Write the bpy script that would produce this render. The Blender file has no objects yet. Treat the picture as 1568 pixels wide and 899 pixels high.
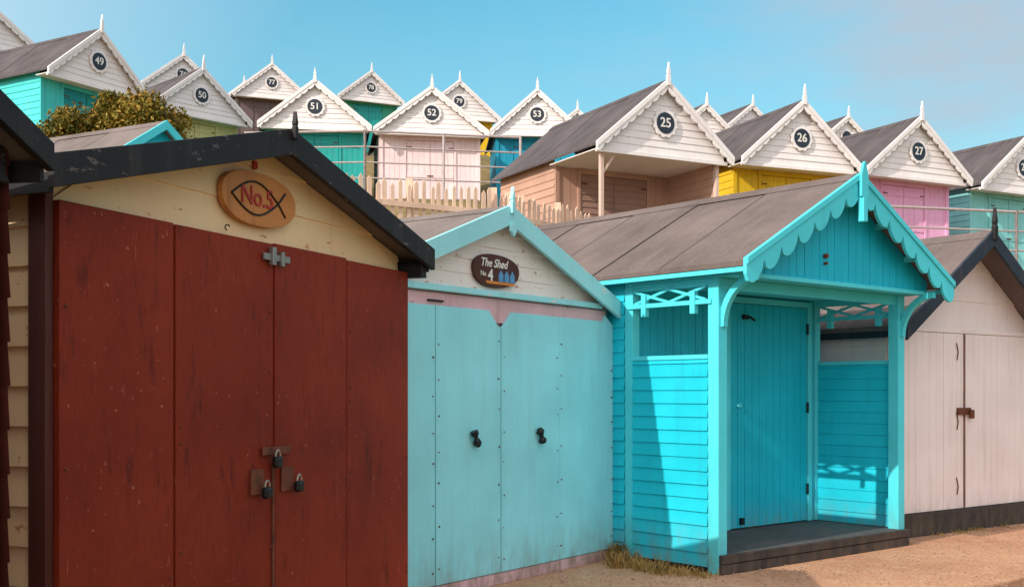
import bpy, math, random
from mathutils import Vector
random.seed(7)
scene=bpy.context.scene
SUN_HEAD=46.0; SUN_EL=30.0

def s2l(c):
    r=[]
    for x in c:
        x=x/255.0
        r.append(x/12.92 if x<=0.04045 else ((x+0.055)/1.055)**2.4)
    return (r[0],r[1],r[2],1.0)

# ---------------------------------------------------------------- materials
def newmat(name):
    m=bpy.data.materials.new(name); m.use_nodes=True
    nt=m.node_tree; b=nt.nodes['Principled BSDF']
    return m,nt,b
def N(nt,t,**kw):
    n=nt.nodes.new(t)
    for k,v in kw.items(): setattr(n,k,v)
    return n
def noise(nt,vec,scale,detail=4,rough=.55):
    n=N(nt,'ShaderNodeTexNoise'); n.inputs['Scale'].default_value=scale
    n.inputs['Detail'].default_value=detail; n.inputs['Roughness'].default_value=rough
    nt.links.new(vec,n.inputs['Vector']); return n.outputs['Fac']
def mapr(nt,fac,a,b,c,d):
    n=N(nt,'ShaderNodeMapRange'); nt.links.new(fac,n.inputs[0])
    for i,v in enumerate((a,b,c,d)): n.inputs[i+1].default_value=v
    return n.outputs[0]
def mul_(nt,a,b):
    n=N(nt,'ShaderNodeMath',operation='MULTIPLY'); nt.links.new(a,n.inputs[0]); nt.links.new(b,n.inputs[1]); return n.outputs[0]
def mixc(nt,fac,A,B,mode='MIX'):
    n=N(nt,'ShaderNodeMix',data_type='RGBA',blend_type=mode)
    if isinstance(fac,(int,float)): n.inputs[0].default_value=fac
    else: nt.links.new(fac,n.inputs[0])
    for i,x in ((6,A),(7,B)):
        if isinstance(x,tuple): n.inputs[i].default_value=x
        else: nt.links.new(x,n.inputs[i])
    return n.outputs[2]
def mapping(nt,out,sc):
    n=N(nt,'ShaderNodeMapping'); n.inputs['Scale'].default_value=sc
    nt.links.new(out,n.inputs['Vector']); return n.outputs[0]

def paint(name,rgb,rough=.55,var=.10,dirt=.25,chips=0.0,grain='z',chipcol=(120,90,70),dirtcol=(120,100,84),spec=.3,bump=.25,base_grime=.55):
    m,nt,b=newmat(name)
    tc=N(nt,'ShaderNodeTexCoord').outputs['Object']
    g={'z':(22,22,1.2),'x':(1.2,22,22),'n':(6,6,6)}[grain]
    gr=noise(nt,mapping(nt,tc,g),1.6,5,.6)
    big=noise(nt,tc,1.7,4)
    st=noise(nt,mapping(nt,tc,(7,7,.7)),1.3,5,.65)
    base=s2l(rgb)
    dark=tuple(x*(1-2.0*var) for x in base[:3])+(1,)
    lite=tuple(min(.88,x*(1+1.2*var)+.004) for x in base[:3])+(1,)
    c=mixc(nt,mapr(nt,big,.3,.7,0,1),dark,lite)
    c=mixc(nt,mapr(nt,gr,.45,.70,0,.35),c,dark)
    c=mixc(nt,mapr(nt,st,.54,.74,0,dirt),c,s2l(dirtcol))
    # splash-back grime at the foot of walls
    sz=N(nt,'ShaderNodeSeparateXYZ'); nt.links.new(tc,sz.inputs[0])
    gn=noise(nt,mapping(nt,tc,(6,6,2.5)),1.6,5,.7)
    c=mixc(nt,mul_(nt,mapr(nt,sz.outputs[2],.04,.42,base_grime,0),mapr(nt,gn,.38,.62,.1,1)),c,s2l((132,112,92)))
    if chips>0:
        ch=noise(nt,mapping(nt,tc,(9,9,4) if grain=='z' else (4,9,9)),2.2,7,.7)
        c=mixc(nt,mapr(nt,ch,.68-chips*.1,.70-chips*.1,0,1),c,s2l(chipcol))
    nt.links.new(c,b.inputs['Base Color'])
    nt.links.new(mapr(nt,big,.3,.7,rough-.08,rough+.12),b.inputs['Roughness'])
    b.inputs['Specular IOR Level'].default_value=spec
    bp=N(nt,'ShaderNodeBump'); bp.inputs['Strength'].default_value=bump; bp.inputs['Distance'].default_value=.004
    nt.links.new(gr,bp.inputs['Height']); nt.links.new(bp.outputs[0],b.inputs['Normal'])
    return m

def redpaint():
    m,nt,b=newmat('red_paint')
    tc=N(nt,'ShaderNodeTexCoord').outputs['Object']
    big=noise(nt,tc,1.3,5,.6)
    c=mixc(nt,mapr(nt,big,.3,.7,0,1),s2l((112,34,18)),s2l((142,49,26)))
    fine=noise(nt,mapping(nt,tc,(30,30,5)),2,5,.7)
    c=mixc(nt,mapr(nt,fine,.48,.72,0,.4),c,s2l((92,27,16)))
    sc=noise(nt,mapping(nt,tc,(17,17,1.7)),1.5,7,.72)
    c=mixc(nt,mapr(nt,sc,.645,.68,0,.45),c,s2l((186,112,88)))
    sp=noise(nt,tc,36,3,.6)
    c=mixc(nt,mapr(nt,sp,.68,.71,0,.6),c,s2l((186,118,95)))
    dk=noise(nt,mapping(nt,tc,(8,8,2)),1.6,5,.7)
    c=mixc(nt,mapr(nt,dk,.58,.70,0,.6),c,s2l((66,22,16)))
    nt.links.new(c,b.inputs['Base Color']); b.inputs['Roughness'].default_value=.62
    b.inputs['Specular IOR Level'].default_value=.2
    bp=N(nt,'ShaderNodeBump'); bp.inputs['Strength'].default_value=.4; bp.inputs['Distance'].default_value=.004
    nt.links.new(fine,bp.inputs['Height']); nt.links.new(bp.outputs[0],b.inputs['Normal'])
    return m

def felt(name,rgb):
    m,nt,b=newmat(name)
    tc=N(nt,'ShaderNodeTexCoord').outputs['Object']
    a=s2l(rgb); c=mixc(nt,mapr(nt,noise(nt,tc,1.1,5,.6),.3,.7,0,1),tuple(x*.68 for x in a[:3])+(1,),tuple(x*1.3 for x in a[:3])+(1,))
    sp=noise(nt,tc,120,2,.6)
    c=mixc(nt,mapr(nt,sp,.5,.72,0,.5),c,tuple(min(1,x*2.2) for x in a[:3])+(1,))
    st=noise(nt,mapping(nt,tc,(1,6,1)),1.3,5,.7)
    c=mixc(nt,mapr(nt,st,.5,.72,0,.35),c,s2l((134,124,116)))
    nt.links.new(c,b.inputs['Base Color']); b.inputs['Roughness'].default_value=.92
    b.inputs['Specular IOR Level'].default_value=.12
    bp=N(nt,'ShaderNodeBump'); bp.inputs['Strength'].default_value=.5; bp.inputs['Distance'].default_value=.004
    nt.links.new(sp,bp.inputs['Height']); nt.links.new(bp.outputs[0],b.inputs['Normal'])
    return m

def flat(name,rgb,rough=.5,metal=0,var=.1):
    m,nt,b=newmat(name)
    tc=N(nt,'ShaderNodeTexCoord').outputs['Object']
    a=s2l(rgb)
    c=mixc(nt,mapr(nt,noise(nt,tc,14,4),.3,.7,0,1),tuple(x*(1-var*2) for x in a[:3])+(1,),tuple(min(1,x*(1+var)) for x in a[:3])+(1,))
    nt.links.new(c,b.inputs['Base Color']); b.inputs['Roughness'].default_value=rough; b.inputs['Metallic'].default_value=metal
    return m

def groundmat(name,A,B,C,scale=1.0,speck=60,bump=.5):
    m,nt,b=newmat(name)
    tc=N(nt,'ShaderNodeTexCoord').outputs['Object']
    c=mixc(nt,mapr(nt,noise(nt,tc,.9*scale,6,.6),.35,.65,0,1),s2l(A),s2l(B))
    c=mixc(nt,mapr(nt,noise(nt,tc,5*scale,5,.7),.5,.68,0,.7),c,s2l(C))
    sp=noise(nt,tc,speck,3,.7)
    c=mixc(nt,mapr(nt,sp,.35,.65,.5,0),c,s2l((96,70,56)))
    nt.links.new(c,b.inputs['Base Color']); b.inputs['Roughness'].default_value=.93
    b.inputs['Specular IOR Level'].default_value=.12
    bp=N(nt,'ShaderNodeBump'); bp.inputs['Strength'].default_value=bump; bp.inputs['Distance'].default_value=.012
    nt.links.new(sp,bp.inputs['Height']); nt.links.new(bp.outputs[0],b.inputs['Normal'])
    return m

M={}
M['white']=paint('white_paint',(240,230,228),dirt=.16,grain='x',var=.05,base_grime=0)
M['whiteold']=paint('old_white_paint',(242,226,218),dirt=.2,grain='x',var=.04,chips=.75,chipcol=(190,146,118))
M['whitedoor']=paint('white_door_paint',(240,222,218),dirt=.2,grain='z',var=.04)
M['peach']=paint('peach_paint',(255,208,160),dirt=.16,grain='x',var=.05,chips=.55,chipcol=(206,140,88))
M['black']=paint('black_fascia_paint',(28,26,28),dirt=.4,grain='x',dirtcol=(74,68,68),rough=.6,chips=.7,chipcol=(92,84,80))
M['red']=redpaint()
M['maroon']=paint('maroon_trim_paint',(78,30,22),dirt=.35,dirtcol=(95,80,68))
M['ltblue']=paint('light_blue_paint',(146,222,230),dirt=.22,var=.06,rough=.6,bump=.18,dirtcol=(112,164,168))
M['ltbluex']=paint('light_blue_trim_paint',(156,224,230),dirt=.2,grain='x',var=.05,chips=.7,chipcol=(214,210,204))
M['pinkbase']=paint('dusty_pink_paint',(222,178,182),dirt=.4,grain='x',chips=.3,base_grime=.8)
M['turq']=paint('turquoise_paint',(20,196,218),dirt=.24,grain='x',var=.07,dirtcol=(36,132,148))
M['turqz']=paint('turquoise_board_paint',(14,184,208),dirt=.26,grain='z',var=.07,dirtcol=(36,120,136))
M['turqtrim']=paint('pale_turquoise_trim_paint',(80,214,226),dirt=.22,grain='x',var=.05,dirtcol=(60,150,160))
M['felt']=felt('grey_roof_felt',(82,76,78))
M['feltw']=felt('warm_grey_roof_felt',(102,91,88))
M['feltb']=felt('brown_roof_felt',(112,102,98))
M['tar']=flat('bitumen_seam',(48,44,44),.7)
M['deck']=paint('weathered_deck_wood',(78,78,80),dirt=.6,grain='x',dirtcol=(40,36,34),rough=.8,var=.15,base_grime=.2)
M['deckdark']=paint('dark_deck_edge_wood',(46,42,42),dirt=.5,grain='x',dirtcol=(84,74,66),base_grime=.3)
M['navy']=paint('navy_fascia_paint',(34,44,58),dirt=.3,grain='x')
M['rust']=flat('rusty_iron',(110,58,34),.8,0,.3)
M['steel']=flat('galvanised_steel',(150,148,142),.45,.7)
M['blackiron']=flat('black_padlock_metal',(24,24,26),.4,.3)
M['brass']=flat('brass_shackle',(190,180,160),.35,.8)
M['navydisc']=flat('navy_plaque_enamel',(28,38,52),.4)
M['text']=flat('white_lettering_paint',(232,228,220),.5)
M['dark']=flat('dark_interior',(20,18,18),.9)
M['signor']=paint('orange_wood_sign',(200,130,68),dirt=.6,grain='x',dirtcol=(110,60,30),var=.12)
M['signbr']=paint('brown_wood_sign',(78,42,34),dirt=.4,grain='x')
M['signred']=flat('red_lettering',(176,30,22))
M['signblue']=flat('blue_sign_paint',(90,150,200))
M['signorng']=flat('orange_sign_paint',(215,130,50))
M['conc']=groundmat('foundation_concrete',(150,138,126),(128,118,108),(110,98,88))
M['fence']=paint('weathered_fence_wood',(232,194,168),dirt=.45,dirtcol=(140,106,84),var=.12,base_grime=0)
M['rail']=flat('rail_galvanised_paint',(176,160,158),.5,.1)

def wall(name,rgb,grain='x'): 
    M[name]=paint(name+'_hut_paint',rgb,grain=grain,var=.07,dirt=.22); return M[name]

# ---------------------------------------------------------------- mesh builder
class MB:
    def __init__(s): s.v=[]; s.f=[]
    def add(s,vs,fs):
        n=len(s.v); s.v+=[tuple(v) for v in vs]; s.f+=[tuple(i+n for i in f) for f in fs]
    def box(s,x0,x1,y0,y1,z0,z1):
        s.add([(x0,y0,z0),(x1,y0,z0),(x1,y1,z0),(x0,y1,z0),(x0,y0,z1),(x1,y0,z1),(x1,y1,z1),(x0,y1,z1)],
              [(0,3,2,1),(4,5,6,7),(0,1,5,4),(1,2,6,5),(2,3,7,6),(3,0,4,7)])
    def prism(s,poly,axis,a,b):
        def P(p,t):
            return (p[0],t,p[1]) if axis=='y' else ((t,p[0],p[1]) if axis=='x' else (p[0],p[1],t))
        n=len(poly)
        s.add([P(p,a) for p in poly]+[P(p,b) for p in poly],
              [tuple(range(n)),tuple(range(2*n-1,n-1,-1))]+[(i,i+n,(i+1)%n+n,(i+1)%n) for i in range(n)])
    def strip(s,top,bot,y0,y1):
        n=len(top)
        vs=[]
        for (x,z),(x2,z2) in zip(top,bot):
            vs+=[(x,y0,z),(x2,y0,z2),(x,y1,z),(x2,y1,z2)]
        fs=[(0,1,3,2),(4*n-4,4*n-2,4*n-1,4*n-3)]
        for i in range(n-1):
            a=4*i;b=a+4
            fs+=[(a,b,b+1,a+1),(a+2,a+3,b+3,b+2),(a,a+2,b+2,b),(a+1,b+1,b+3,a+3)]
        s.add(vs,fs)
    def beam(s,p,q,w,h):
        p=Vector(p);q=Vector(q);d=(q-p).normalized()
        up=Vector((0,0,1)) if abs(d.z)<.95 else Vector((0,1,0))
        a=d.cross(up).normalized()*w/2; b=a.cross(d).normalized()*h/2
        vs=[p-a-b,p+a-b,p+a+b,p-a+b,q-a-b,q+a-b,q+a+b,q-a+b]
        s.add(vs,[(0,3,2,1),(4,5,6,7),(0,1,5,4),(1,2,6,5),(2,3,7,6),(3,0,4,7)])
    def tube(s,p,q,r,n=10,r2=None):
        p=Vector(p);q=Vector(q);d=(q-p).normalized(); r2=r if r2 is None else r2
        up=Vector((0,0,1)) if abs(d.z)<.95 else Vector((1,0,0))
        a=d.cross(up).normalized(); b=a.cross(d).normalized()
        vs=[p+(a*math.cos(2*math.pi*i/n)+b*math.sin(2*math.pi*i/n))*r for i in range(n)]
        vs+=[q+(a*math.cos(2*math.pi*i/n)+b*math.sin(2*math.pi*i/n))*r2 for i in range(n)]
        s.add(vs,[tuple(range(n)),tuple(range(2*n-1,n-1,-1))]+[(i,i+n,(i+1)%n+n,(i+1)%n) for i in range(n)])
    # lapped boards. o,a,n 2D
    def lap(s,o,a,n,z0,z1,pitch,lo,hi,prot=.017):
        z=z0
        while z<z1-1e-4:
            zt=min(z+pitch,z1)
            l0,h0,l1,h1=lo(z),hi(z),lo(zt),hi(zt)
            if h0-l0<.01: break
            if h1<l1: l1=h1=(l1+h1)/2
            pr=prot*random.uniform(.85,1.15)
            def P(t,off,zz): return (o[0]+a[0]*t+n[0]*off,o[1]+a[1]*t+n[1]*off,zz)
            s.add([P(l0,pr,z),P(h0,pr,z),P(h1,.003,zt),P(l1,.003,zt),P(l0,0,z-.004),P(h0,0,z-.004)],
                  [(0,1,2,3),(4,5,1,0)])
            z=zt
    def vb(s,x0,x1,y,z0,ztop,w=.1,th=.015,gap=.005):
        n=max(1,round((x1-x0)/w)); w=(x1-x0)/n
        for i in range(n):
            a=x0+i*w+gap/2;b=x0+(i+1)*w-gap/2; d=random.uniform(0,.003)
            s.add([(a,y-th-d,z0),(b,y-th-d,z0),(b,y,z0),(a,y,z0),(a,y-th-d,ztop(a)),(b,y-th-d,ztop(b)),(b,y,ztop(b)),(a,y,ztop(a))],
                  [(0,3,2,1),(4,5,6,7),(0,1,5,4),(1,2,6,5),(2,3,7,6),(3,0,4,7)])
    def obj(s,name,mat,parent=None,bevel=0,smooth=False):
        me=bpy.data.meshes.new(name); me.from_pydata(s.v,[],s.f); me.update()
        ob=bpy.data.objects.new(name,me); scene.collection.objects.link(ob)
        me.materials.append(mat)
        if parent: ob.parent=parent
        if bevel:
            md=ob.modifiers.new('b','BEVEL'); md.width=bevel; md.segments=2; md.limit_method='ANGLE'
        if smooth:
            for p in me.polygons: p.use_smooth=True
        return ob

def empty(name,loc,rot=0):
    e=bpy.data.objects.new(name,None); scene.collection.objects.link(e)
    e.location=loc; e.rotation_euler=(0,0,rot); e.empty_display_size=.2
    return e
def text(body,size,loc,mat,parent,name='lettering',ext=.002,shear=0,off=0):
    c=bpy.data.curves.new(name,'FONT'); c.body=body; c.size=size; c.extrude=ext; c.align_x='CENTER'; c.align_y='CENTER'; c.shear=shear; c.offset=off
    c.materials.append(mat)
    o=bpy.data.objects.new(name,c); scene.collection.objects.link(o); o.parent=parent
    o.location=loc; o.rotation_euler=(math.pi/2,0,0); return o

def roofz(x,e0,e1,ze,za):
    c=(e0+e1)/2
    return ze+(za-ze)*(1-abs(x-c)/((e1-e0)/2))

def make_roof(par,e0,e1,ze,za,y0,y1,mat,seg=1.0,th=.035):
    c=(e0+e1)/2; mb=MB(); ms=MB()
    y=y0;i=0
    while y<y1-.01:
        yy=min(y+seg*random.uniform(.95,1.05),y1); off=.0 if i%2 else .007
        for ex in (e0,e1):
            mb.prism([(ex,ze+off),(c,za+off),(c,za-th),(ex,ze-th)],'y',y+.0005,yy-.0005)
            if i>0:
                k=.0085
                nn=9
                vs=[]
                for j in range(nn):
                    t=j/(nn-1); x=ex+(c-ex)*t; z=ze+(za-ze)*t+k; w1=random.uniform(.003,.009); w2=random.uniform(.003,.010)
                    vs+=[(x,y-w1,z),(x,y+w2,z)]
                ms.add(vs,[(2*j,2*j+1,2*j+3,2*j+2) for j in range(nn-1)])
        y=yy;i+=1
    mb.obj('roof',mat,par)
    if ms.v: ms.obj('roof_seams',M['tar'],par)
    m2=MB()  # ridge cap
    m2.prism([(c-.11,za-.11*(za-ze)/((e1-e0)/2)+.012),(c,za+.022),(c+.11,za-.11*(za-ze)/((e1-e0)/2)+.012),(c,za+.002)],'y',y0+.002,y1)
    m2.obj('ridge_cap',mat,par)

def barge(par,e0,e1,ze,za,y0,y1,h,mat,n=0,amp=.05,lift=.02,name='bargeboard'):
    c=(e0+e1)/2; mb=MB()
    for side in (-1,1):
        ex=e0 if side<0 else e1
        K=max(2,n*8+1) if n else 8
        top=[];bot=[]
        for i in range(K):
            t=i/(K-1)
            x=ex+(c-ex)*t; z=ze+(za-ze)*t+lift
            d=h
            if n: d=h-amp+amp*math.sqrt(abs(math.sin(math.pi*t*n)))*1.3
            top.append((x,z)); bot.append((x,z-d))
        mb.strip(top,bot,y0,y1)
    return mb.obj(name,mat,par,bevel=.003)

def finial(par,c,z,y,mat,s=1.0):
    mb=MB()
    w=.035*s
    mb.prism([(c-w,z-.10*s),(c+w,z-.10*s),(c+w,z+.05*s),(c+.5*w,z+.07*s),(c+w*.9,z+.10*s),(c+.25*w,z+.20*s),(c,z+.26*s),(c-.25*w,z+.20*s),(c-.9*w,z+.10*s),(c-.5*w,z+.07*s),(c-w,z+.05*s)],'y',y-.012,y+.03*s)
    mb.obj('finial',mat,par,bevel=.003)

def plaque(par,c,z,y,num,r=.19):
    mb=MB(); n=48; pts=[]
    for i in range(n):
        a=2*math.pi*i/n; rr=r*1.26+(.02 if (i//2)%2 else 0)
        pts.append((c+rr*math.cos(a),z+rr*math.sin(a)))
    mb.prism(pts,'y',y,y+.03); mb.obj('plaque_rim',M['white'],par)
    mb=MB(); mb.prism([(c+r*math.cos(2*math.pi*i/32),z+r*math.sin(2*math.pi*i/32)) for i in range(32)],'y',y-.008,y+.01)
    mb.obj('number_plaque',M['navydisc'],par)
    if num: text(num,r*1.25,(c,y-.011,z),M['text'],par,'hut_number',off=.003)

def upper_hut(L,R,zeave,rise,length,wallc,doorc,num=None,o=.45,porch=False,floor_h=2.15,scal=9,fdn=1.2,trimc=None):
    dx=R[0]-L[0];dy=R[1]-L[1];W=math.hypot(dx,dy)
    par=empty('beach_hut',(L[0],L[1],zeave-floor_h),math.atan2(dy,dx))
    ze=floor_h; za=floor_h+rise; c=W/2; so=.17
    make_roof(par,0,W,ze,za,.03,length,M['felt'],seg=1.0)
    wm=M['white']
    barge(par,-.02,W+.02,ze,za,-.02,.02,.19,wm,n=scal,amp=.04)
    barge(par,-.02,W+.02,ze,za,-.035,-.0205,.10,wm,name='bargeboard_cap')
    finial(par,c,za+.02,-.045,wm,1.15)
    gb=ze-.06; sl=rise/(W/2)
    mb=MB()
    lo=lambda z:max(.12,(z-ze)/sl+.06); hi=lambda z:min(W-.12,W-(z-ze)/sl-.06)
    mb.lap((0,.12),(1,0),(0,-1),gb,za-.06,.125,lo,hi,.016)
    mb.prism([(.1,gb),(W-.1,gb),(W-.1,ze-.05),(c,za-.06),(.1,ze-.05)],'y',.125,.14)
    mb.obj('gable_boards',wm,par)
    mb=MB(); mb.box(.05,W-.05,.09,.15,gb-.07,gb-.002); mb.box(.05,W-.05,.15,o,gb-.03,gb-.01)
    mb.obj('gable_sill',wm,par,bevel=.004)
    x0=so;x1=W-so
    mb=MB()
    for xx,nn in ((x0,-1),(x1,1)):
        ys=o if not (porch and nn>0) else .3
        mb.lap((xx,ys),(0,1),(nn,0),0,ze-.03+so*sl,.14,lambda z:0,lambda z,ys=ys:length-.15-ys)
        mb.box(min(xx,xx-nn*.05),max(xx,xx-nn*.05),ys,length-.15,0,ze-.02)
        if porch and nn>0: mb.lap((xx-.051,ys),(0,1),(-1,0),0,gb-.03,.14,lambda z:0,lambda z:o-.3,.014)
    mb.box(x0,x1,length-.2,length-.15,0,ze)
    mb.obj('side_walls',wallc,par)
    # front wall
    mb=MB(); mb.box(x0+.001,x1-.001,o+.02,o+.06,0,gb-.03)
    dw=.62 if not porch else .75
    mb.vb(x0,c-dw-.05,o+.02,0,lambda x:gb-.03,w=.14,th=.018)
    mb.vb(c+dw+.05,x1,o+.02,0,lambda x:gb-.03,w=.14,th=.018)
    mb.obj('front_wall',wallc,par)
    mb=MB()
    for a,b in ((x0-.01,x0+.08),(x1-.08,x1+.01),(c-dw-.06,c-dw),(c+dw,c+dw+.06)):
        mb.box(a,b,o-.03,o+.01,0,gb-.032)
    mb.box(c-dw,c+dw,o-.03,o+.01,gb-.13,gb-.034)
    mb.obj('door_frame',trimc or wallc,par,bevel=.004)
    mb=MB()
    for a,b in ((c-dw+.01,c-.006),(c+.006,c+dw-.01)):
        if porch:
            mb.lap((a,o+.0),(1,0),(0,-1),.03,gb-.14,.12,lambda z:0,lambda z,a=a,b=b:b-a,.02); mb.box(a,b,o+.001,o+.018,.03,gb-.14)
        else:
            mb.vb(a,b,o+.015,.03,lambda x:gb-.14,w=.15,th=.02)
            for zz in (.25,1.0,gb-.35): mb.box(a+.01,b-.01,o-.022,o-.008,zz,zz+.1)
    mb.obj('doors',doorc,par)
    mb=MB()
    for xx in (c-dw+.02,c+dw-.14):
        for zz in (.29,1.77): mb.box(xx,xx+.12,o-.03,o-.0235,zz,zz+.025)
    mb.box(c-.08,c+.08,o-.03,o-.0235,1.03,1.06)
    mb.obj('hinges',M['rust'],par)
    if porch:
        mb=MB(); mb.box(so-.0,so+.07,.17,.24,0,gb-.071); mb.box(W-so-.06,W-so+.01,.2,.295,0,gb-.071)
        mb.beam((so+.035,.205,gb-.45),(so+.3,.205,gb-.08),.04,.04)
        mb.obj('porch_posts',M['tanp'],par,bevel=.005)
        mb=MB(); mb.box(0,W,0,o,-.1,0); mb.obj('porch_floor',M['deck'],par)
    mb=MB(); mb.box(x0+.02,x1-.02,o if not porch else .05,length-.2,-fdn,-.002); mb.obj('foundation',M['conc'],par)
    if num is not None: plaque(par,c,ze+rise*.40,.06,num)
    return par

# ---------------------------------------------------------------- upper terrace huts
teal=wall('teal',(34,164,158)); dteal=wall('deep_teal',(22,150,154)); khaki=wall('khaki',(206,196,136))
pink=wall('pale_pink',(248,214,214)); blue53=wall('petrol_blue',(10,150,180)); tan=wall('tan',(190,150,130)); tand=wall('tan_dark',(160,126,112)); M['tanp']=wall('tan_pale',(210,182,168))
yel=wall('yellow',(226,184,30)); pk=wall('pink',(240,172,208)); aqua=wall('aqua',(136,208,208)); brown=wall('brown',(110,92,90))
tq=wall('turquoise_mid',(70,205,204)); grn=wall('green',(60,164,130))
upper_hut((-9.93,24.5),(-8.55,26.9),8.35,1.2,3.6,tq,dteal,'49',o=.5)
upper_hut((-9.15,29.0),(-7.09,31.1),8.72,1.2,3.4,khaki,khaki,'50')
upper_hut((-6.45,29.0),(-3.64,29.5),8.25,1.15,3.4,teal,teal,'51')
upper_hut((-3.50,29.0),(-.60,29.5),8.1,1.12,3.4,pink,pink,'52')
upper_hut((-.57,31.0),(1.95,31.2),8.5,1.15,3.2,blue53,blue53,'53')
upper_hut((1.467,19.6),(4.05,20.96),5.68,1.24,4.1,tan,tand,'25',o=1.75,porch=True)
upper_hut((4.52,22.4),(7.2,23.5),6.0,1.25,3.6,yel,yel,'26',o=.6)
upper_hut((7.34,23.6),(10.05,25.0),6.03,1.22,3.6,pk,pk,'27',o=.5)
upper_hut((10.5,25.5),(13.1,26.9),6.06,1.2,3.6,aqua,aqua,'28',o=.5)
upper_hut((-14.4,27.6),(-12.27,30.0),10.25,1.1,3.4,aqua,aqua,'48',fdn=3)
upper_hut((-11.66,36),(-9.45,37.5),11.17,1.1,3.2,brown,brown,'76',fdn=3)
upper_hut((-12.6,47.6),(-9.9,48.4),13.2,1.2,3.2,brown,brown,None,fdn=3)
upper_hut((-10.25,42),(-7.6,43),12.44,1.18,3.2,brown,brown,'77',fdn=3)
upper_hut((-7.0,46),(-4.45,47.2),13.35,1.15,3.2,grn,teal,'78',fdn=3)
upper_hut((-3.29,40),(-.42,41),11.2,1.25,3.2,yel,yel,'79',fdn=3)
upper_hut((1.0,41.6),(3.8,42.4),10.65,1.15,3.2,brown,brown,None,fdn=3)
upper_hut((4.5,33.6),(7.1,34.6),8.85,1.15,3.0,brown,brown,None,fdn=3)
upper_hut((7.1,39.3),(9.7,40.5),10.3,1.15,3.2,aqua,aqua,None,fdn=3)
upper_hut((9.8,37.3),(12.5,38.5),9.4,1.15,3.2,brown,brown,'',fdn=3)

# ---------------------------------------------------------------- simple front row huts
def front_hut(org,dirv,w0,w1,e0,e1,ze,za,o,length,bh,mats,gz,pitch=.14,side_lap=.14,roofmat='feltw',z0=0):
    """local x along facade, y back; wall front plane at y=0; bargeboard at y=-o"""
    par=empty('beach_hut',(org[0],org[1],z0),math.atan2(dirv[1],dirv[0]))
    make_roof(par,e0,e1,ze-.01,za-.01,-o+.002,length,M[roofmat],seg=.95)
    barge(par,e0-.01,e1+.01,ze,za,-o-.03,-o,bh,M[mats['fascia']],lift=.015)
    c=(e0+e1)/2; sl=(za-ze)/((e1-e0)/2)
    under=lambda x:roofz(x,e0,e1,ze,za)-.05
    mb=MB()
    lo=lambda z:max(w0,e0+(z+.05-ze)/sl); hi=lambda z:min(w1,e1-(z+.05-ze)/sl)
    mb.lap((0,0),(1,0),(0,-1),gz,za-.06,pitch,lo,hi,.012)
    mb.prism([(w0,gz),(w1,gz),(w1,under(w1)),(c,under(c)),(w0,under(w0))],'y',.003,.03)
    mb.obj('gable_boards',M[mats['gable']],par)
    mb=MB()
    for xx,nn in ((w0,-1),(w1,1)):
        mb.lap((xx,0),(0,1),(nn,0),.02,under(xx)-.001,side_lap,lambda z:0,lambda z:length-.15)
        mb.box(min(xx,xx-nn*.04),max(xx,xx-nn*.04),.031,length-.15,.0,under(xx)-.01)
    mb.box(w0+.05,w1-.05,length-.2,length-.16,0,ze-.05)
    mb.obj('side_walls',M[mats['side']],par)
    mb=MB(); mb.box(w0+.045,w1-.045,.005,.03,0,gz); mb.obj('front_backing',M[mats['back']],par)
    mb=MB()
    for ex,nn in ((e0,1),(e1,-1)):
        mb.box(min(ex,ex+nn*.02),max(ex,ex+nn*.02),-o+.003,length,ze-.11,ze-.046)
    mb.obj('eave_board',M[mats.get('eave',mats['fascia'])],par)
    return par

# --- red hut (No 5)
red=front_hut((-1.60,4.03),(.389,.921),-.06,2.48,-.19,2.58,2.175,2.55,.15,3.4,.115,
   dict(fascia='black',gable='peach',side='peach',back='dark'),2.06,pitch=.17)
finial(red,1.195,2.55,-.19,M['black'],.35)
bd=[-.05,.56,1.231,1.86,2.516]
mb=MB()
for i in range(4):
    a,b=bd[i]+.005,bd[i+1]-.005
    d=(0,.004,.008,.003)[i]
    if i==2: b-=.004
    mb.box(a,b,-.05-d,-.018,.03,2.068-(0,.004,0,.008)[i])
mb.obj('door_panels',M['red'],red,bevel=.004)
mb=MB(); mb.box(-.09,-.052,-.03,.05,0,2.1); mb.box(2.47,2.50,-.015,.004,0,2.05); mb.obj('door_frame',M['maroon'],red,bevel=.004)
mb=MB(); mb.box(1.207,1.219,-.066,-.0585,.03,1.08); mb.obj('meeting_strip',M['rust'],red)
mb=MB(); mb.box(2.50,2.56,-.14,.3,2.03,2.10); mb.obj('eave_block',M['black'],red)
mb=MB(); mb.box(1.13,1.33,-.075,-.062,1.985,2.015); mb.box(1.18,1.21,-.085,-.062,1.965,2.045);mb.box(1.25,1.275,-.085,-.062,1.965,2.03); mb.obj('top_bolt',M['steel'],red,bevel=.002)
mb=MB(); mb.box(1.12,1.33,-.075,-.066,1.12,1.155); mb.box(1.05,1.14,-.066,-.0545,.95,1.06); mb.box(1.27,1.36,-.072,-.0625,.95,1.06); mb.obj('hasps',M['rust'],red,bevel=.002)
mb=MB(); ms=MB()
for x,z in ((1.20,1.095),(1.12,.965),(1.37,.975)):
    mb.box(x-.027,x+.027,-.112,-.08,z-.034,z+.018)
    for i in range(8):
        a=math.pi*i/8;b2=math.pi*(i+1)/8
        ms.tube((x+.018*math.cos(a),-.096,z+.018+.028*math.sin(a)),(x+.018*math.cos(b2),-.096,z+.018+.028*math.sin(b2)),.005,6)
mb.obj('padlocks',M['blackiron'],red,bevel=.012); ms.obj('padlock_shackles',M['brass'],red)
mb=MB()
for xx,zz in [(random.choice(bd)+random.choice((-.03,.03)),random.uniform(.3,2.0)) for _ in range(34)]:
    if -.04<xx<2.5: mb.tube((xx,-.061,zz),(xx,-.04,zz),.005,6)
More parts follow.
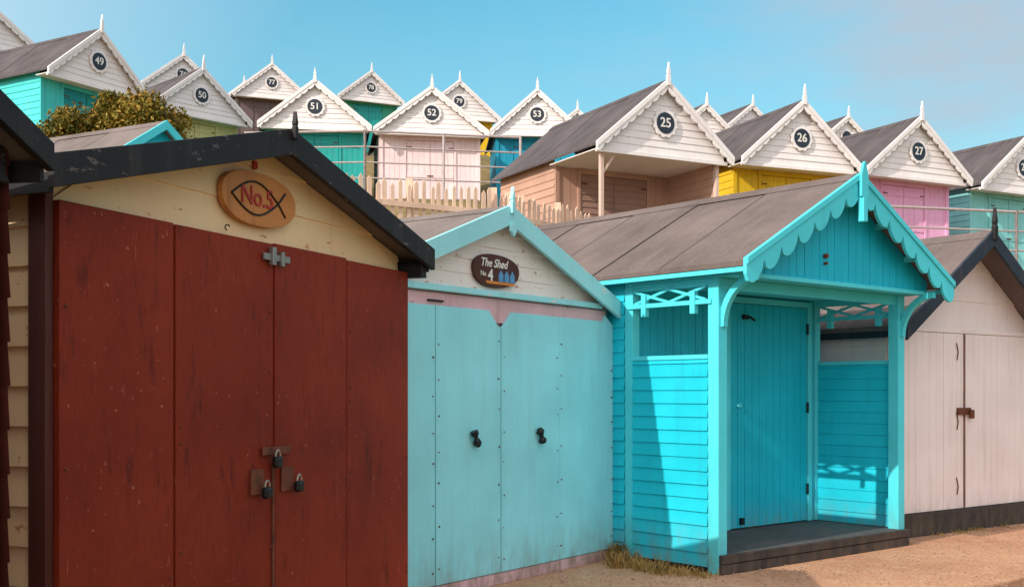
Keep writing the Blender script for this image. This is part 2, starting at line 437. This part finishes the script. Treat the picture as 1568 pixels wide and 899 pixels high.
mb.obj('nails',M['rust'],red)
def oval(cx,cz,a,b,y0,y1,name,mat,par,n=40,wob=0):
    mb=MB(); p=2.3
    pts=[]
    for i in range(n):
        t=2*math.pi*i/n; cs,sn=math.cos(t),math.sin(t)
        r=1+wob*math.sin(3*t+1)
        pts.append((cx+a*r*math.copysign(abs(cs)**(2/p),cs),cz+b*r*math.copysign(abs(sn)**(2/p),sn)))
    mb.prism(pts,'y',y0,y1); return mb.obj(name,mat,par,bevel=.003)
oval(1.14,2.25,.275,.118,-.045,-.018,'name_sign',M['signor'],red,wob=.02)
text('No.5',.12,(1.115,-.049,2.255),M['signred'],red,'sign_lettering')
mb=MB()
def arc(f,n=18):
    for i in range(n):
        p=f(i/n);q=f((i+1)/n); mb.tube((p[0],-.048,p[1]),(q[0],-.048,q[1]),.0045,6)
arc(lambda t:(.93+.40*t,2.25+.072*math.sin(math.pi*min(1,t/.86)) if t<.86 else 2.25-.055*(t-.86)/.14))
arc(lambda t:(.93+.40*t,2.25-.072*math.sin(math.pi*min(1,t/.86)) if t<.86 else 2.25+.055*(t-.86)/.14))
mb.obj('fish_outline',M['blackiron'],red)
oval(1.14,2.405,.017,.02,-.022,-.012,'red_boss',M['signred'],red)
mb=MB()
for i in range(8):
    a=math.pi*.2+i*.15*math.pi; b2=a+.15*math.pi
    mb.tube((.90+.018*math.cos(a),-.05,2.095+.012*math.sin(a)),(.90+.018*math.cos(b2),-.05,2.095+.012*math.sin(b2)),.003,5)
mb.obj('cup_hook',M['blackiron'],red)

# --- light blue hut (No 4)
blue=front_hut((-.66,7.60),(.588,.809),-.60,2.47,-.78,2.66,2.075,2.74,.10,3.4,.145,
   dict(fascia='ltbluex',gable='whiteold',side='ltblue',back='pinkbase'),2.13,pitch=.105,roofmat='feltb')
finial(blue,.94,2.745,-.14,M['ltbluex'],.55)
bd=[-.56,.1875,.928,1.69,2.51]
mb=MB()
for i in range(4):
    a,b=bd[i]+.004,bd[i+1]-.004; zt=1.985; d=(0,.003,.006,.002)[i]
    if i==1: pts=[(a,.09),(b,.09),(b,zt-.115),(b-.03,zt-.11),(b-.14,zt),(a,zt)]
    elif i==2: pts=[(a,.09),(b,.09),(b,zt),(a+.14,zt),(a+.03,zt-.11),(a,zt-.115)]
    elif i==3: pts=[(a,.09),(b,.09),(b,zt-.03),(b-.12,zt+.05),(b-.14,zt),(a,zt)]
    else: pts=[(a,.09),(b,.09),(b,zt),(a,zt)]
    mb.prism(pts,'y',-.04-d,-.012)
mb.obj('door_panels',M['ltblue'],blue,bevel=.003)
mb=MB(); mb.box(-.6,2.5,-.035,.0,0,.085); mb.box(-.6,2.42,-.02,-.006,1.90,2.075); mb.obj('pink_base_and_header',M['pinkbase'],blue,bevel=.004)
mb=MB(); mb.box(-.6,2.32,-.06,-.011,2.085,2.128); mb.obj('crossbar',M['ltbluex'],blue,bevel=.004)
mb=MB()
for i in range(4):
    for xx in (bd[i]+.03,bd[i+1]-.03):
        z=.2+random.uniform(-.03,.03)
        while z<1.84:
            mb.tube((xx+random.uniform(-.006,.006),-.050,z),(xx,-.03,z),random.uniform(.004,.007),7); z+=random.uniform(.2,.3)
mb.obj('screws',M['rust'],blue)
mb=MB()
for x,tilt in ((.588,.5),(1.394,-.7)):
    for k in range(5):
        z=1.125-.022*k; r=.024+.010*math.sin(k*2+tilt)
        mb.tube((x+.010*k-.02,-.075,z),(x+.010*(k+1)-.02,-.078,z-.024),r,9,.022+.010*math.sin(k*2+2+tilt))
mb.obj('latch_covers',M['blackiron'],blue)
mb=MB(); mb.box(.12,.28,-.038,-.021,2.012,2.024); mb.obj('header_slot',M['dark'],blue)
oval(.88,2.275,.275,.12,-.04,-.014,'name_sign',M['signbr'],blue,wob=.03)
text('The Shed',.085,(.84,-.044,2.325),M['text'],blue,'sign_lettering',shear=.3,off=.001)
text('4',.12,(.80,-.044,2.235),M['text'],blue,'sign_number',off=.002)
text('No',.05,(.715,-.044,2.245),M['text'],blue,'sign_no')
mb=MB()
for k in range(3):
    x=.90+k*.07; mb.prism([(x,2.20),(x+.055,2.20),(x+.055,2.25),(x+.0275,2.285),(x,2.25)],'y',-.045,-.041)
mb.obj('sign_painted_huts',M['signblue'],blue)
mb=MB(); mb.prism([(.76,2.178),(1.08,2.178),(1.10,2.198),(.74,2.198)],'y',-.045,-.041); mb.obj('sign_painted_sand',M['signorng'],blue)
mb=MB(); mb.prism([(.91,2.62),(.97,2.62),(.975,2.56),(.94,2.52),(.905,2.56)],'y',-.155,-.131); mb.obj('apex_drop',M['ltbluex'],blue,bevel=.003)

# --- white hut on the right
wh=front_hut((3.81,11.05),(.8,.6),-.3,2.3,-.45,2.45,2.02,3.0,.30,3.4,.16,
   dict(fascia='navy',gable='whitedoor',side='whitedoor',back='whitedoor'),2.02,pitch=.3)
finial(wh,1.0,3.0,-.34,M['black'],.9)
mb=MB(); mb.vb(-.25,.925,-.005,.23,lambda x:1.985,w=.12,th=.03,gap=.003); mb.vb(.965,2.25,-.005,.23,lambda x:1.985,w=.12,th=.03,gap=.003)
mb.box(-.25,.925,-.02,-.005,.23,1.98); mb.box(.965,2.25,-.02,-.005,.23,1.98)
mb.obj('doors',M['whitedoor'],wh)
mb=MB(); mb.box(-.3,2.3,-.04,-.002,1.99,2.035); mb.obj('header',M['whitedoor'],wh,bevel=.003)
mb=MB(); mb.box(.928,.962,-.03,0,.23,1.98); mb.obj('meeting_stile',M['rust'],wh)
mb=MB(); mb.box(-.32,2.35,-.07,0,0,.22); mb.obj('plinth',M['deckdark'],wh,bevel=.004)
mb=MB(); mb.box(.80,1.03,-.06,-.039,1.17,1.24); mb.obj('hasp',M['rust'],wh); mb=MB(); mb.box(.98,1.05,-.09,-.061,1.13,1.22); mb.obj('padlock',M['rust'],wh,bevel=.01)
mb=MB()
for z in (.45,1.1,1.8):
    mb.beam((.80,-.045,z-.08),(.82,-.045,z),.008,.008); mb.beam((.82,-.045,z),(.79,-.045,z+.09),.008,.008)
mb.obj('hooks',M['rust'],wh)
mb=MB(); mb.box(.25,.45,-.02,-.012,2.30,2.42); mb.obj('vent_plate',M['rust'],wh)
nx=front_hut((6.35,12.85),(.82,.57),-.3,2.3,-.45,2.45,2.02,2.9,.25,3.4,.15,
   dict(fascia='black',gable='whitedoor',side='whitedoor',back='whitedoor'),2.02)
# --- dark hut at the far left
lf=front_hut((-1.6,3.62),(.2,.98),-2.5,0,-2.58,.08,2.185,2.70,.08,3.2,.09,
   dict(fascia='black',gable='black',side='maroon',back='maroon'),2.06)
# --- hut behind the red one
ml=front_hut((-5.08,14.16),(.468,.884),.1,1.8,0,1.9,4.31-2.3,4.93-2.3,.12,3.4,.12,
   dict(fascia='turqtrim',gable='turq',side='turq',back='turq'),1.85,roofmat='feltb',z0=2.3)
mb=MB(); mb.box(.15,1.75,.05,3.2,-1.4,-.002); mb.obj('foundation',M['conc'],ml)

# ---------------------------------------------------------------- turquoise porch hut
tp=empty('porch_beach_hut',(1.58,8.75,0),math.atan2(.647,.763))
W=2.63; e0,e1=-.15,2.78; ze,za=2.36,3.16; o=.367; LEN=3.6; c=W/2; sl=(za-ze)/((e1-e0)/2)
make_roof(tp,e0,e1,ze,za,-o+.01,LEN,M['feltw'],seg=.8)
barge(tp,e0-.015,e1+.015,ze,za,-o-.03,-o,.20,M['turqtrim'],n=7,amp=.085,lift=.02)
barge(tp,e0-.015,e1+.015,ze,za,-o-.045,-o-.031,.05,M['turqtrim'],lift=.025,name='bargeboard_cap')
mb=MB()
mb.prism([(c-.05,2.98),(c+.05,2.98),(c+.05,3.16),(c+.035,3.2),(c+.02,3.25),(c,3.27),(c-.02,3.25),(c-.035,3.2),(c-.05,3.16)],'y',-o-.07,-o-.046)
mb.box(c-.03,c+.03,-o-.075,-o-.02,2.78,2.979)
mb.obj('finial_and_pendant',M['turqtrim'],tp,bevel=.004)
mb=MB()
yg=-.2; gz=2.30
top=lambda x:roofz(x,e0,e1,ze,za)-.045
mb.vb(-.02,c,yg,gz,top,w=.1,th=.014); mb.vb(c,W+.02,yg,gz,top,w=.1,th=.014)
mb.prism([(-.02,gz),(W+.02,gz),(W+.02,top(W+.02)),(c,top(c)),(-.02,top(-.02))],'y',yg+.001,yg+.02)
mb.obj('gable_boards',M['turqz'],tp)
mb=MB(); mb.box(-.06,W+.06,yg-.045,yg+.03,gz-.035,gz-.001); mb.box(-.02,W+.02,yg+.03,.95,gz-.02,gz-.003)
for ex,nn in ((e0,1),(e1,-1)): mb.box(min(ex,ex+nn*.02),max(ex,ex+nn*.02),-o+.003,LEN,ze-.075,ze-.04)
for x in (.35,.8,W-.8,W-.35): mb.box(x-.02,x+.02,-o+.002,yg-.016,top(x)-.05,top(x)-.002)
mb.obj('gable_trim_and_soffit',M['turqtrim'],tp,bevel=.003)
mb=MB()
for x0 in (0,W-.1): mb.box(x0-.004,x0+.1,-.004,.10,.0,gz-.021)
mb.box(-.002,.08,.90,.99,.0,2.3); mb.box(W-.08,W+.002,.90,.99,.16,2.3)
mb.box(.1,W-.1,.02,.07,2.19,gz-.022)
mb.box(0.004,.05,.1,.9,2.22,gz-.022); mb.box(W-.05,W-.004,.1,.9,2.22,gz-.022)
mb.box(-.012,.055,.1,.9,1.655,1.69); mb.box(W-.055,W+.012,.1,.9,1.655,1.69)
mb.obj('posts_and_rails',M['turqtrim'],tp,bevel=.004)
mb=MB()
for xs in (-.02,W-.05):
    mb.box(xs,xs+.03,.06,.95,2.08,2.115)
    for y0,y1 in ((.12,.5),(.5,.88)):
        mb.beam((xs+.015,y0,2.115),(xs+.015,y1,2.22),.018,.022); mb.beam((xs+.019,y1,2.115),(xs+.019,y0,2.22),.018,.022)
    for yy in (.24,.76): mb.box(xs-.008,xs+.038,yy-.025,yy+.025,2.01,2.19)
mb.obj('fretwork',M['turqtrim'],tp,bevel=.002)
mb=MB()
one=lambda z:0
mb.lap((0.004,.1),(0,1),(-1,0),.05,1.655,.105,one,lambda z:.8,.016)
mb.lap((W-.004,.1),(0,1),(1,0),.05,1.655,.105,one,lambda z:.8,.016)
mb.box(.006,.03,.1,.9,.05,1.655); mb.box(W-.03,W-.006,.1,.9,.05,1.655)
mb.lap((W-.031,.1),(0,1),(-1,0),.16,1.655,.105,one,lambda z:.8,.012)
mb.lap((.031,.1),(0,1),(1,0),.16,1.655,.105,one,lambda z:.8,.012)
mb.lap((0.004,.99),(0,1),(-1,0),.05,2.36,.105,one,lambda z:LEN-1.15,.016)
mb.lap((W-.004,.99),(0,1),(1,0),.05,2.36,.105,one,lambda z:LEN-1.15,.016)
mb.box(.006,.04,.99,LEN-.16,.05,2.3); mb.box(W-.04,W-.006,.99,LEN-.16,.05,2.3); mb.box(.05,W-.05,LEN-.2,LEN-.16,.05,2.3)
mb.obj('side_walls',M['turq'],tp)
mb=MB()
mb.vb(.05,1.21,.95,.16,lambda x:gz-.022,w=.1); mb.vb(2.5,W-.035,.95,.16,lambda x:gz-.022,w=.1)
mb.box(.05,W-.05,.951,.975,.16,gz-.022)
mb.obj('porch_back_wall',M['turqz'],tp)
mb=MB(); mb.vb(1.27,2.43,.945,.17,lambda x:2.2,w=.105,th=.03); mb.obj('door',M['turqz'],tp)
mb=MB(); mb.box(1.205,1.265,.90,.95,.16,2.26); mb.box(2.435,2.50,.90,.95,.16,2.26); mb.box(1.266,2.434,.90,.95,2.205,2.26)
mb.obj('door_frame',M['turqtrim'],tp,bevel=.004)
mb=MB()
for z in (.42,1.2,1.95): mb.tube((2.425,.90,z),(2.425,.90,z+.1),.012,8)
mb.box(1.44,1.50,.88,.915,2.06,2.10); mb.tube((1.5,.87,2.08),(1.56,.86,2.05),.012,8); mb.box(1.40,1.44,.88,.915,.20,.26)
mb.obj('door_ironwork',M['blackiron'],tp)
mb=MB(); mb.tube((1.38,.915,1.28),(1.38,.88,1.28),.02,10); mb.obj('door_knob',M['turqtrim'],tp)
mb=MB()
for xs in (.02,W-.08):
    prev=None
    for i in range(13):
        t=i/12*math.pi/2
        y=-.004-.32*(1-math.sin(t)); z=1.90+.362*math.cos(t)
        if prev: mb.beam((xs+.03,prev[0],prev[1]),(xs+.03,y,z),.05,.05)
        prev=(y,z)
mb.obj('curved_brackets',M['turqtrim'],tp)
mb=MB()
for i in range(9):
    y0=-.03+i*.108; mb.box(.10 if i<1 else .04,W-.03 if i>0 else W-.1,y0+.004,y0+.104,.135,.155+random.uniform(-.002,.002))
mb.obj('porch_deck',M['deck'],tp,bevel=.003)
mb=MB(); mb.box(.0,W+.02,-.045,-.006,.082,.15); mb.box(.0,W+.02,-.042,-.006,.0,.076); mb.box(.03,W-.03,0,.95,.0,.13); mb.obj('deck_edge',M['deckdark'],tp,bevel=.005)
mb=MB(); mb.tube((c-.25,yg-.05,2.50),(c-.25,yg-.02,2.50),.02,8); mb.tube((c-.25,yg-.05,2.44),(c-.25,yg-.02,2.44),.012,8); mb.obj('gable_hook',M['rust'],tp)

# ---------------------------------------------------------------- fence, rails
fe=empty('picket_fence',(0,0,0))
mb=MB()
pts=[(-2.7,15.75),(-.28,17.3),(.15,18.0),(1.35,19.35)]
for k in range(len(pts)-1):
    a=Vector(pts[k]);b=Vector(pts[k+1]);Ls=(b-a).length;n=int(Ls/.12)
    for i in range(n):
        p=a+(b-a)*((i+.5)/n); tz=4.44+random.uniform(-.05,.05)
        d=(b-a).normalized(); q=Vector((-d.y,d.x))*.008
        w=.030+random.uniform(-.005,.006); lean=random.uniform(-.022,.022)
        bl=p-d*w;br=p+d*w; tl=p-d*w+d*lean;tr=p+d*w+d*lean; tp_=p+d*lean
        z0=3.1
        vs=[]
        for s in (-1,1):
            for (pp,zz) in ((bl,z0),(br,z0),(tr,tz-.05),(tp_,tz),(tl,tz-.05)):
                vs.append((pp.x+q.x*s,pp.y+q.y*s,zz))
        mb.add(vs,[(0,1,2,3,4),(9,8,7,6,5)]+[(j,j+5,(j+1)%5+5,(j+1)%5) for j in range(5)])
    for zz in (4.1,3.5): mb.beam((a.x,a.y-.03,zz),(b.x,b.y-.03,zz),.03,.08)
    for t in (0,.5): 
        p=a+(b-a)*t; mb.box(p.x-.05,p.x+.05,p.y+.05,p.y+.13,3,4.5)
mb.obj('pickets',M['fence'],fe)

def railing(pts,ztop,n,gap,posts,r=.022,zb=1.2):
    e=empty('metal_railing',(0,0,0)); mb=MB()
    for k in range(len(pts)-1):
        a=Vector(pts[k]);b=Vector(pts[k+1])
        for j in range(n):
            z=ztop-gap*j; mb.tube((a.x,a.y,z),(b.x,b.y,z),r*(1.1 if j==0 else .8),8)
        Ls=(b-a).length;m=max(1,round(Ls/posts))
        for i in range(m+1):
            p=a+(b-a)*i/m; mb.tube((p.x,p.y,ztop-zb),(p.x,p.y,ztop+.03),r*1.3,8)
    mb.obj('rails',M['rail'],e); return e
railing([(-6.2,26.6),(-3.4,26.4),(.2,27.1)],7.42,4,.36,2.1,zb=1.6,r=.024)
railing([(6.6,20.6),(9.4,21.3),(12.5,22.3)],4.75,3,.36,2.2,r=.022,zb=1.5)

# ---------------------------------------------------------------- terrain
def pl(t,y):
    for (a,za_),(b,zb_) in zip(t,t[1:]):
        if y<=b: 
            f=max(0,min(1,(y-a)/(b-a))); f=f*f*(3-2*f); return za_+(zb_-za_)*f
    return t[-1][1]
TL=[(-100,-.15),(11.2,-.15),(15,2.3),(17.6,3.2),(22.6,3.5),(25.9,5.75),(31.5,6.0),(37,9.0),(46,10.6),(60,11),(400,6)]
TR=[(-100,-.15),(15.2,-.15),(18.3,3.35),(26.5,3.75),(30,6.2),(34,6.6),(40,8.2),(60,9),(400,6)]
def H(x,y):
    f=max(0,min(1,(x+.8)/2.6)); f=f*f*(3-2*f)
    return pl(TL,y)*(1-f)+pl(TR,y)*f
xs=[-400,-150,-60,-30]+[-20+i*.8 for i in range(51)]+[30,60,150,400]
ys=[-300,-60,-15]+[i*.6 for i in range(-10,100)]+[70,100,160,300,500,900]
vs=[];fs=[]
for y in ys:
    for x in xs:
        z=H(x,y)
        if y>12: z+=random.uniform(-.04,.04)
        vs.append((x,y,z))
nx_=len(xs)
for j in range(len(ys)-1):
    for i in range(nx_-1):
        a=j*nx_+i; fs.append((a,a+1,a+nx_+1,a+nx_))
mb=MB(); mb.add(vs,fs)
M['hill']=groundmat('grassy_hillside',(112,104,68),(146,128,88),(84,82,50),1.0,30)
mb.obj('ground',M['hill'],None,smooth=True)
M['prom']=groundmat('promenade_concrete',(216,166,132),(194,142,110),(226,184,152),1.3,38,.8)
mb=MB()
d=Vector((.74,.67))
P=Vector((3.35,8.2)); A=P-d*14; B=P+d*30; nrm=Vector((-.67,.74))
mb.prism([(A.x,A.y),(B.x,B.y),(B.x+nrm.x*7.5,B.y+nrm.y*7.5),(A.x+nrm.x*7.5,A.y+nrm.y*7.5)],'z',-.3,0)
mb.obj('promenade',M['prom'],None,bevel=.02)

# ---------------------------------------------------------------- bush
def leafmat(name,A,B,C):
    m,nt,b=newmat(name)
    tc=N(nt,'ShaderNodeTexCoord').outputs['Object']
    c=mixc(nt,mapr(nt,noise(nt,tc,2.5,3),.38,.62,0,1),s2l(A),s2l(B))
    c=mixc(nt,mapr(nt,noise(nt,tc,9,3),.50,.64,0,.85),c,s2l(C))
    nt.links.new(c,b.inputs['Base Color']); b.inputs['Roughness'].default_value=.6
    b.inputs['Specular IOR Level'].default_value=.2
    return m
M['leaf']=leafmat('bush_leaves',(84,86,32),(130,114,40),(172,124,40))
bush=empty('bush',(-7.15,20.4,4.2))
mb=MB()
cl=[]
for i in range(150):
    a=random.uniform(0,6.28); r=math.sqrt(random.random())
    x=r*1.55*math.cos(a); y=r*.9*math.sin(a)
    hh=.98+.08*x-.05*(x-.4)**2+.05*math.sin(5*x)
    z=.5+1.85*hh*math.sqrt(max(0,1-r**5))*random.uniform(.45,1.0)
    cl.append((x,y,z,random.uniform(.15,.28)))
for (x,y,z,r) in cl:
    for k in range(230):
        v=Vector((random.gauss(0,1),random.gauss(0,1),random.gauss(0,1))).normalized()*r*random.uniform(.5,1.1)
        p=Vector((x,y,z))+v
        u=Vector((random.gauss(0,1),random.gauss(0,1),random.gauss(0,1))).normalized()
        w=u.cross(Vector((random.gauss(0,1),random.gauss(0,1),random.gauss(0,1)))).normalized()
        s=random.uniform(.03,.055)
        mb.add([p-u*s,p+w*s*.5,p+u*s,p-w*s*.5],[(0,1,2,3)])
mb.obj('foliage',M['leaf'],bush)
mb=MB()
for i in range(12):
    x,y,z,r=cl[i*5]; mb.tube((x*.15,y*.15,-1.0),(x*.7,y*.7,z*.6),.05,7,.025); mb.tube((x*.7,y*.7,z*.6),(x,y,z),.025,6,.01)
mb.obj('stems',M['deckdark'],bush)

# dry grass at the foot of the porch hut
M['grass']=leafmat('dry_grass_blades',(170,136,78),(130,112,60),(110,92,52))
mb=MB()
def tuft(cx,cy,n,h,spread):
    for i in range(n):
        x=cx+random.gauss(0,spread); y=cy+random.gauss(0,spread); a=random.uniform(0,6.28); l=random.uniform(.3,1)*h
        b=Vector((math.cos(a),math.sin(a)))*l*random.uniform(.2,1.1); w=.004
        mb.add([(x-w,y,.0),(x+w,y,0),(x+b.x*.5+w*.6,y+b.y*.5,l*.7),(x+b.x,y+b.y,l*.85),(x+b.x*.5-w*.6,y+b.y*.5,l*.7)],[(0,1,2,3,4)])
for i in range(30):
    t=random.random(); x=1.46-.60*t+random.uniform(-.22,.02); y=8.72+.70*t+random.uniform(-.16,.02)
    tuft(x,y,int(random.uniform(8,40)),random.uniform(.04,.09)+.10*t,random.uniform(.02,.06))
for i in range(8):
    tuft(.84+.2*random.random(),9.5+.1*random.random(),40,.2,.04)
for i in range(9):
    t=random.uniform(.2,3.2); tuft(3.81+.8*t+.08,11.05+.6*t-.12,14,.05,.03)
mb.obj('dry_grass',M['grass'],None)
mb=MB()
for i in range(2200):
    t=random.random(); x=random.uniform(-.6,5.5); y=x*.8+random.uniform(6.6,8.4) if random.random()<.6 else random.uniform(8.0,9.2)
    s=random.uniform(.003,.011)
    p=Vector((x,y,s*.4))
    mb.add([p+Vector((s,0,0)),p+Vector((-s*.5,s*.8,0)),p+Vector((-s*.5,-s*.8,0)),p+Vector((0,0,s*.8)),p-Vector((0,0,s))],[(0,1,3),(1,2,3),(2,0,3),(1,0,4),(2,1,4),(0,2,4)])
M['gravel']=flat('gravel_stones',(176,144,122),.9,0,.25)
mb.obj('gravel',M['gravel'],None)

# ---------------------------------------------------------------- light
th_=math.radians(SUN_HEAD);el=math.radians(SUN_EL)
sundir=Vector((-math.sin(th_)*math.cos(el),-math.cos(th_)*math.cos(el),math.sin(el)))
w=bpy.data.worlds.new("World"); scene.world=w; w.use_nodes=True
nt=w.node_tree; bg=nt.nodes['Background']; bg.inputs['Strength'].default_value=.14
sky=N(nt,'ShaderNodeTexSky'); sky.sky_type='NISHITA'; sky.sun_disc=False
sky.sun_elevation=el; sky.sun_rotation=math.radians(SUN_HEAD+180)
sky.air_density=1.0; sky.dust_density=1.2; sky.ozone_density=1.5
tc=N(nt,'ShaderNodeTexCoord').outputs['Generated']
sx=N(nt,'ShaderNodeSeparateXYZ'); nt.links.new(tc,sx.inputs[0])
c=mixc(nt,1.0,sky.outputs[0],(.66,1.5,1.38,1),'MULTIPLY')
# pale haze towards the horizon
c=mixc(nt,mapr(nt,sx.outputs[2],.34,.10,0,.6),c,(2.8,4.2,4.8,1))
# broad thin cloud, thicker to the right
cn=noise(nt,mapping(nt,tc,(1.5,1.5,4.6)),1.9,7,.58)
side=mapr(nt,sx.outputs[0],-.04,.32,.08,1)
cl_=mapr(nt,cn,.34,.58,.1,.95)
c=mixc(nt,mul_(nt,side,cl_),c,(3.45,4.15,4.8,1))
# bright haze added to the unseen sunward sky as fill for shaded fronts
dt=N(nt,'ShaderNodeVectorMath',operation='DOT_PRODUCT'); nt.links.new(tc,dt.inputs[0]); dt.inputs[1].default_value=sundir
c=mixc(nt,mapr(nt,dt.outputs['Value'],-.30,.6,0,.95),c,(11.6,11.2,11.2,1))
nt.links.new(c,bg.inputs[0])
sl_=bpy.data.lights.new('sun','SUN'); sl_.energy=4.0; sl_.angle=math.radians(.5); sl_.color=(1,.90,.79)
so_=bpy.data.objects.new('sun',sl_); scene.collection.objects.link(so_)
so_.rotation_euler=(-sundir).to_track_quat('-Z','Y').to_euler()

cam=bpy.data.cameras.new('camera'); co=bpy.data.objects.new('camera',cam); scene.collection.objects.link(co)
co.location=(0,0,1.4); co.rotation_euler=(math.pi/2,0,0)
cam.sensor_width=36; cam.lens=1750/1568*36; cam.shift_y=150.5/1568; cam.clip_end=3000
scene.camera=co
scene.view_settings.view_transform='Standard'; scene.view_settings.look='None'; scene.view_settings.exposure=0
